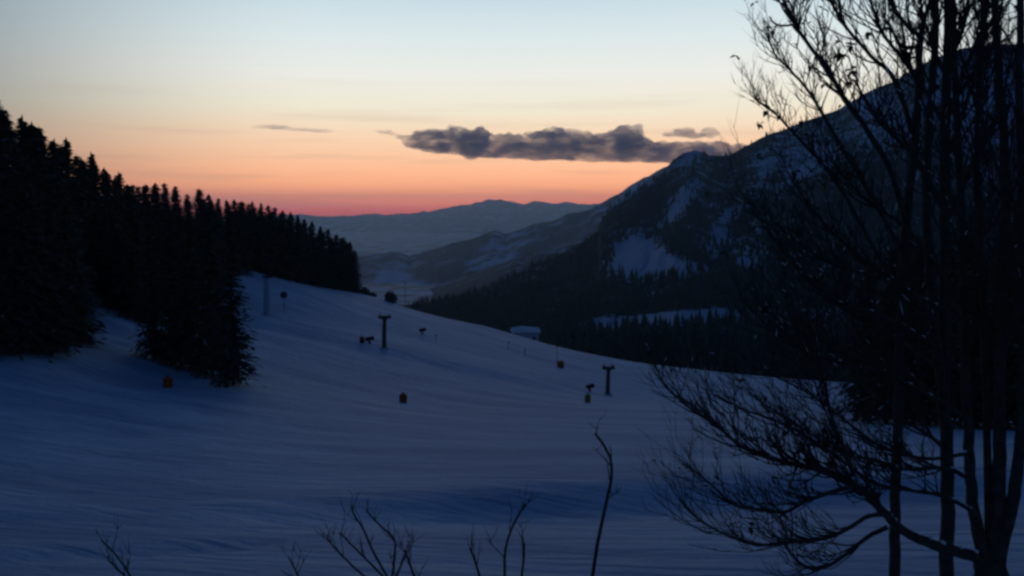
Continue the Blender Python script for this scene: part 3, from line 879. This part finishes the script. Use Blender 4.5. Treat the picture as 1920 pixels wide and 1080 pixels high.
# ---------------------------------------------------------------- bare trees and shrubs in the foreground
def spline(P, n):
    P = np.array(P, float); m = len(P)
    if m < 3:
        t = np.linspace(0, 1, n)[:, None]; return P[0] * (1 - t) + P[-1] * t
    T = np.linspace(0, m - 1, n); R = []
    for t in T:
        i = min(int(t), m - 2); f = t - i
        p0 = P[max(i - 1, 0)]; p1 = P[i]; p2 = P[i + 1]; p3 = P[min(i + 2, m - 1)]
        R.append(.5 * ((2 * p1) + (-p0 + p2) * f + (2 * p0 - 5 * p1 + 4 * p2 - p3) * f ** 2 + (-p0 + 3 * p1 - 3 * p2 + p3) * f ** 3))
    return np.array(R)
class Tree:
    """trunk, limbs, twigs, withered leaves and lying snow of one bare tree"""
    def __init__(s, name, base, seed):
        s.e = empty(name, base); s.b = np.array(base, float); s.r = random.Random(seed)
        s.tw = MB(); s.lf = MB(); s.sn = MB(); s.nleaf = 0
    def limb(s, P, r0, r1, name='limb', n=None, twigs=0, tl=.8, bias=(0, 0, 0), snow=0.0, depth=2, start=.15, leaves=0.03, sides=7):
        Q = spline(P, n or max(8, int(len(P) * 4)))
        # a little natural wander
        for i in range(1, len(Q)):
            Q[i] += np.array([s.r.gauss(0, 1) for _ in range(3)]) * r0 * .07
        R = [r0 + (r1 - r0) * (i / (len(Q) - 1)) ** .8 for i in range(len(Q))]
        m = MB(); m.tube(Q - s.b, R, sides); m.build(name, M_bark, s.e, smooth=True)
        for k in range(twigs):
            t = s.r.uniform(start, 1) * (len(Q) - 1.01); i = int(t); p = Q[i] + (Q[i + 1] - Q[i]) * (t - i)
            d = Q[i + 1] - Q[i]; d /= np.linalg.norm(d) + 1e-9
            rr = R[i]
            s.twig(p, d, tl * s.r.uniform(.5, 1.2), min(rr * .5, .016), np.array(bias, float), depth, leaves, snow)
        if snow:
            for k in range(int(snow * len(Q) * .9)):
                i = s.r.randrange(0, len(Q) - 2)
                if abs((Q[i + 1] - Q[i])[2]) < .8 * np.linalg.norm(Q[i + 1] - Q[i]):
                    s.snow_strip(Q[i], Q[i + 1], max(R[i] * .8, .012))
        return Q
    def snow_strip(s, a, b, r):
        b = a + (b - a) * s.r.uniform(.35, .8); k0 = np.array((0, 0, r * s.r.uniform(0, .3)))
        a = a - s.b + np.array((0, 0, r * .9)); b = b - s.b + np.array((0, 0, r * .9)); c = (a + b) / 2 + np.array((0, 0, r * .35))
        s.sn.tube([a, (a + c) / 2 + k0, c, b], [r * .2, r * .6, r * .65, r * .15], 5)
    def twig(s, p, d, length, r, bias, depth, leaves=0.03, snow=0.0):
        k = s.r
        rv = np.array([k.gauss(0, 1), k.gauss(0, .8), k.gauss(0, .7)])
        dd = d * .75 + rv * .42 + bias * .8; dd /= np.linalg.norm(dd)
        n = 5; P = [p]; cur = dd.copy()
        for i in range(n):
            cur = cur + np.array([k.gauss(0, .13), k.gauss(0, .13), k.gauss(.10, .10)]); cur /= np.linalg.norm(cur)
            P.append(P[-1] + cur * length / n)
        P = np.array(P)
        s.tw.tube(P - s.b, [r * (1 - .16 * i) for i in range(n + 1)], 4, cap=False)
        if snow and k.random() < snow * .11: s.snow_strip(P[1], P[3], max(r * 1.0, .007))
        if k.random() < leaves * .8:
            q = P[-1] - s.b; w = k.uniform(.02, .045)
            s.leaf(q, w)
        if depth > 0:
            for c in range(k.choice((2, 2, 3))):
                t = k.uniform(.25, .98) * n; i = min(int(t), n - 1)
                s.twig(P[i] + (P[i + 1] - P[i]) * (t - i), cur, length * k.uniform(.45, .8), r * .66, bias * .6, depth - 1, leaves, snow)
    def leaf(s, q, w):
        k = s.r
        for z in range(2):
            a = np.array([k.gauss(0, 1) for _ in range(3)]); a /= np.linalg.norm(a); b = np.cross(a, (0.3, .2, 1)); b /= np.linalg.norm(b) + 1e-6
            s.lf.add([q, q + a * w + b * w * .7, q + a * w * 2.1 + np.array((0, 0, -w * .6)), q + a * w - b * w * .6], [(0, 1, 2, 3)])
    def done(s, label, cat='bare tree', group=None):
        if s.tw.v: s.tw.build('twigs', M_twig, s.e)['kind'] = 'stuff'
        if s.lf.v: s.lf.build('withered_leaves', M_leaf, s.e)['kind'] = 'stuff'
        if s.sn.v: s.sn.build('lying_snow', M_snow, s.e)['kind'] = 'stuff'
        tag(s.e, label=label, cat=cat, group=group)
def pp(L_, Y, dY=0): return [at(a, b, Y + dY * i / max(1, len(L_) - 1)) for i, (a, b) in enumerate(L_)]
def rt(w, Y): return w / 2 / F * Y      # radius of something w pixels wide at distance Y

# slim tree with the straight pole-like trunk
D = 10.5
b0 = at(1676, 1200, D); b0[2] = zg1(b0[0], b0[1]) - .1
T1 = Tree('bare_tree', b0, 101)
T1.limb([b0] + pp([(1677, 1080), (1679, 940), (1684, 800), (1688, 640), (1700, 420), (1718, 240), (1724, 130), (1726, 60)], D), rt(24, D), rt(12, D), 'trunk', 40)
T1.limb(pp([(1726, 65), (1735, 30), (1752, -20), (1760, -90)], D), rt(10, D), rt(5, D), twigs=10, bias=(-.2, 0, .5))
T1.limb(pp([(1724, 68), (1695, 41), (1669, 0), (1650, -60)], D, -.5), rt(9, D), rt(4, D), twigs=16, bias=(-.3, 0, .5))
T1.limb(pp([(1719, 150), (1690, 108), (1658, 67), (1639, 22), (1622, -30)], D, -.6), rt(9, D), rt(4, D), twigs=20, bias=(-.3, 0, .5))
T1.limb(pp([(1712, 250), (1676, 148), (1639, 111), (1602, 70), (1573, 30), (1550, -15)], D, -.8), rt(10, D), rt(4, D), twigs=26, tl=.7, bias=(-.3, 0, .45))
T1.limb(pp([(1700, 420), (1670, 320), (1617, 230), (1587, 193), (1558, 141), (1521, 89), (1487, 41), (1468, -5)], D, -1.2), rt(12, D), rt(5, D), twigs=34, tl=.5, bias=(-.0, 0, .5), start=.3)
T1.limb(pp([(1491, 46), (1465, 48), (1450, 42), (1443, 31)], D - 1.2), rt(4, D), rt(3, D))
T1.limb(pp([(1690, 470), (1630, 360), (1580, 280), (1539, 207), (1510, 163), (1473, 122), (1454, 104), (1440, 68)], D, -.6), rt(9, D), rt(3, D), twigs=30, tl=.42, bias=(0, 0, .4), start=.35, leaves=.02)
T1.limb(pp([(1688, 560), (1620, 430), (1560, 330), (1500, 262), (1454, 214), (1420, 190)], D, -.4), rt(9, D), rt(3, D), twigs=30, tl=.38, bias=(-.05, 0, .35), start=.3, snow=.15)
for q, w in (((1443, 207), .055), ((1592, 85), .04), ((1578, 102), .045), ((1596, 132), .05), ((1424, 232), .03), ((1700, 95), .06), ((1705, 108), .05)):
    for _ in range(3): T1.leaf(at(q[0] + rnd.uniform(-3, 3), q[1], D - .8) - T1.b, w)
T1.done('slim bare tree with a straight pole-like trunk, leftmost of the foreground trees')

# second tree: two dark trunks side by side
D = 11.5
b0 = at(1776, 1200, D); b0[2] = zg1(b0[0], b0[1]) - .1
T2 = Tree('bare_tree', b0, 2)
T2.limb([b0] + pp([(1777, 1080), (1778, 900), (1772, 760), (1770, 600), (1772, 400), (1774, 200), (1778, 60), (1776, -150)], D), rt(31, D), rt(14, D), 'trunk', 40)
T2.limb(pp([(1772, 760), (1752, 600), (1738, 400), (1744, 220), (1752, 100), (1757, -100)], D, -.3), rt(20, D), rt(12, D), 'trunk', 30, twigs=14, bias=(-.3, 0, .4), snow=.1)
lat = [((1772, 700), (1690, 640), (1600, 590), (1510, 520), (1440, 430)), ((1770, 620), (1700, 545), (1610, 480), (1530, 400), (1480, 330)), ((1770, 520), (1700, 430), (1620, 370), (1560, 300)),
       ((1772, 760), (1700, 700), (1610, 660), (1500, 620), (1400, 560)), ((1772, 400), (1720, 300), (1660, 240), (1600, 150)), ((1774, 300), (1810, 200), (1840, 110), (1850, 0)),
       ((1774, 240), (1735, 170), (1705, 120), (1690, 40)), ((1772, 420), (1820, 320), (1870, 220), (1900, 90)), ((1772, 560), (1830, 460), (1890, 380), (1940, 250)),
       ((1776, 150), (1740, 60), (1715, -40)), ((1777, 120), (1810, 40), (1822, -60)), ((1777, 200), (1830, 130), (1850, 60), (1880, -20))]
for i, P in enumerate(lat):
    T2.limb(pp(P, D, -1.5 if i < 5 else rnd.uniform(-.6, .6)), rt(10, D), rt(3.5, D), twigs=26, tl=.75, bias=(-.2 if P[-1][0] < P[0][0] else .1, 0, .35), start=.2, snow=.55 if P[0][1] > 380 else .0, leaves=.03)
T2.limb(pp([(1775, 844), (1740, 815), (1702, 791), (1650, 745), (1600, 700)], D, -.4), rt(10, D), rt(4, D), twigs=12, bias=(-.4, 0, .2), snow=.4)
T2.done('bare tree with two dark trunks side by side, middle of the foreground trees')

# third: many stems from one stool, with long limbs sweeping left
D = 9.5
b0 = at(1855, 1200, D); b0[2] = zg1(b0[0], b0[1]) - .1
T3 = Tree('bare_tree', b0, 3)
T3.limb([b0] + pp([(1856, 1120), (1858, 1060), (1862, 1030)], D), rt(75, D), rt(48, D), 'trunk', 12, sides=12)
T3.limb(pp([(1850, 1060), (1832, 985), (1820, 880), (1812, 740), (1806, 520), (1798, 300), (1790, 100), (1786, -100)], D, .6), rt(28, D), rt(10, D), 'trunk', 34, twigs=26, bias=(-.1, 0, .4), start=.4, snow=.2)
T3.limb(pp([(1862, 1050), (1872, 930), (1874, 800), (1878, 560), (1886, 340), (1872, 120), (1860, -100)], D, .3), rt(32, D), rt(12, D), 'trunk', 34, twigs=26, bias=(0, 0, .4), start=.4, snow=.2)
T3.limb(pp([(1872, 1050), (1896, 950), (1912, 850), (1922, 640), (1918, 400), (1912, 150), (1918, -100)], D, -.2), rt(28, D), rt(12, D), 'trunk', 34, twigs=20, bias=(0, 0, .4), start=.4)
T3.limb(pp([(1856, 1050), (1852, 900), (1848, 700), (1840, 480), (1832, 260), (1842, 60), (1845, -80)], D, 1.0), rt(18, D), rt(8, D), 'trunk', 30, twigs=18, bias=(0, 0, .4), start=.4)
main = T3.limb(pp([(1855, 1052), (1800, 1035), (1740, 1018), (1700, 1000), (1664, 969), (1625, 926), (1596, 907), (1553, 887), (1524, 878), (1481, 868), (1433, 854), (1384, 834), (1336, 791), (1288, 762), (1259, 733)], D, -1.0),
               rt(24, D), rt(3, D), 'limb', 60, twigs=70, tl=.6, bias=(-.35, 0, .12), start=.3, snow=.35, leaves=.04)
T3.limb(pp([(1601, 892), (1577, 830), (1558, 777), (1548, 728), (1530, 650)], D - .8), rt(9, D), rt(4, D), twigs=26, bias=(-.4, 0, .15), snow=.4)
T3.limb(pp([(1664, 988), (1625, 1008), (1596, 1032), (1553, 1061), (1519, 1066), (1490, 1046), (1471, 1022), (1440, 990)], D - .7), rt(9, D), rt(3, D), twigs=20, tl=.5, bias=(-.4, 0, .05), snow=.2)
T3.limb(pp([(1654, 964), (1625, 969), (1577, 998), (1529, 1013), (1471, 1017), (1423, 1022), (1375, 1008), (1317, 979), (1286, 952)], D - .8), rt(9, D), rt(3, D), twigs=40, tl=.5, bias=(-.4, 0, .1), snow=.2)
T3.limb(pp([(1596, 912), (1548, 926), (1510, 940), (1471, 960), (1423, 955), (1375, 945), (1336, 911), (1310, 888)], D - .9), rt(9, D), rt(3, D), twigs=40, tl=.5, bias=(-.4, 0, .12), snow=.25)
T3.limb(pp([(1822, 958), (1770, 931), (1700, 918), (1640, 905), (1560, 850), (1480, 800), (1400, 770), (1340, 740)], D, -.6), rt(9, D), rt(3, D), twigs=44, tl=.6, bias=(-.4, 0, .12), snow=.4)
T3.limb(pp([(1808, 893), (1770, 877), (1700, 880), (1640, 862), (1580, 850), (1500, 800), (1430, 755)], D, -.7), rt(10, D), rt(3, D), twigs=44, tl=.6, bias=(-.4, 0, .12), snow=.45)
T3.limb(pp([(1812, 850), (1740, 860), (1660, 840), (1600, 800), (1520, 740), (1440, 700)], D, -1), rt(8, D), rt(3, D), twigs=40, tl=.6, bias=(-.4, 0, .12), snow=.5)
T3.limb(pp([(1808, 700), (1740, 640), (1650, 590), (1560, 560), (1470, 470)], D, -1), rt(9, D), rt(3, D), twigs=40, tl=.7, bias=(-.4, 0, .15), snow=.5)
T3.limb(pp([(1806, 600), (1730, 560), (1650, 520), (1570, 500), (1490, 450), (1440, 400)], D, -.8), rt(9, D), rt(3, D), twigs=44, tl=.7, bias=(-.3, 0, .12), snow=.5)
T3.limb(pp([(1808, 780), (1740, 740), (1640, 690), (1540, 670), (1450, 620), (1390, 560)], D, -.8), rt(9, D), rt(3, D), twigs=44, tl=.7, bias=(-.3, 0, .12), snow=.5)
T3.limb(pp([(1878, 560), (1830, 450), (1790, 380), (1760, 280)], D, -1), rt(9, D), rt(3, D), twigs=26, tl=.7, bias=(-.1, 0, .3), snow=.4)
T3.limb(pp([(1886, 360), (1850, 250), (1830, 150), (1835, 40)], D, -.5), rt(9, D), rt(3, D), twigs=26, tl=.6, bias=(-.1, 0, .4))
T3.limb(pp([(1876, 700), (1900, 600), (1935, 520)], D, -1), rt(9, D), rt(3, D), twigs=26, tl=.7, bias=(0, 0, .3), snow=.4)
T3.done('many-stemmed bare tree at the right edge with long limbs sweeping left')

# bare shrubs at the lower edge
def shrub(stems, D, label, seed, w=7):
    bx = sum(s[0][0] for s in stems) / len(stems)
    b0 = at(bx, 1150, D); b0[2] = zg1(b0[0], b0[1]) - .05
    T = Tree('bare_shrub', b0, seed)
    for i, s in enumerate(stems):
        root = b0 + np.array((rnd.uniform(-.12, .12), rnd.uniform(-.12, .12), 0))
        Q = pp(s, D); d0 = Q[0] - Q[1]; d0 /= np.linalg.norm(d0)
        P = [root, root * .55 + Q[0] * .45 + d0 * .1, Q[0] + d0 * .35] + Q
        T.limb(P, rt(w * 1.0, D), rt(w * .45, D), 'stem', len(P) * 4, twigs=5, tl=.16, bias=(0, 0, .4), depth=1, start=.55, leaves=0, sides=6)
    T.done(label, 'bare shrub', 'bare shrubs at the lower edge')
D = 6.5
shrub([[(735, 1085), (740, 1040), (738, 1010), (705, 978), (686, 955)], [(725, 1080), (700, 1035), (680, 990), (664, 966), (660, 952)],
       [(722, 1085), (690, 1052), (660, 1022), (638, 1000)], [(700, 1095), (660, 1060), (632, 1032), (613, 1010)], [(742, 1085), (757, 1045), (762, 1030)]], D,
      'bare shrub with five thin shoots fanning left of the middle of the lower edge', 21, 7)
shrub([[(900, 1085), (890, 1050), (881, 1027)], [(946, 1085), (948, 1030), (962, 985), (985, 945)], [(978, 1085), (982, 1045), (983, 1018)], [(780, 1090), (766, 1050), (758, 1032)]], 5.5,
      'bare shrub with short upright shoots at the middle of the lower edge', 22, 8)
shrub([[(1110, 1085), (1122, 1010), (1140, 930), (1147, 880), (1138, 845), (1116, 812)]], 5.8, 'single tall curved bare shoot right of the middle of the lower edge', 23, 10)
shrub([[(250, 1090), (225, 1050), (190, 1012)], [(245, 1090), (215, 1062), (203, 1050)]], 5.5, 'pair of thin bare shoots leaning left at the lower left', 24, 7)
shrub([[(565, 1095), (552, 1065), (541, 1045)]], 5.5, 'short thin bare shoot leaning left, between the left pair and the fanned shrub', 25, 6)
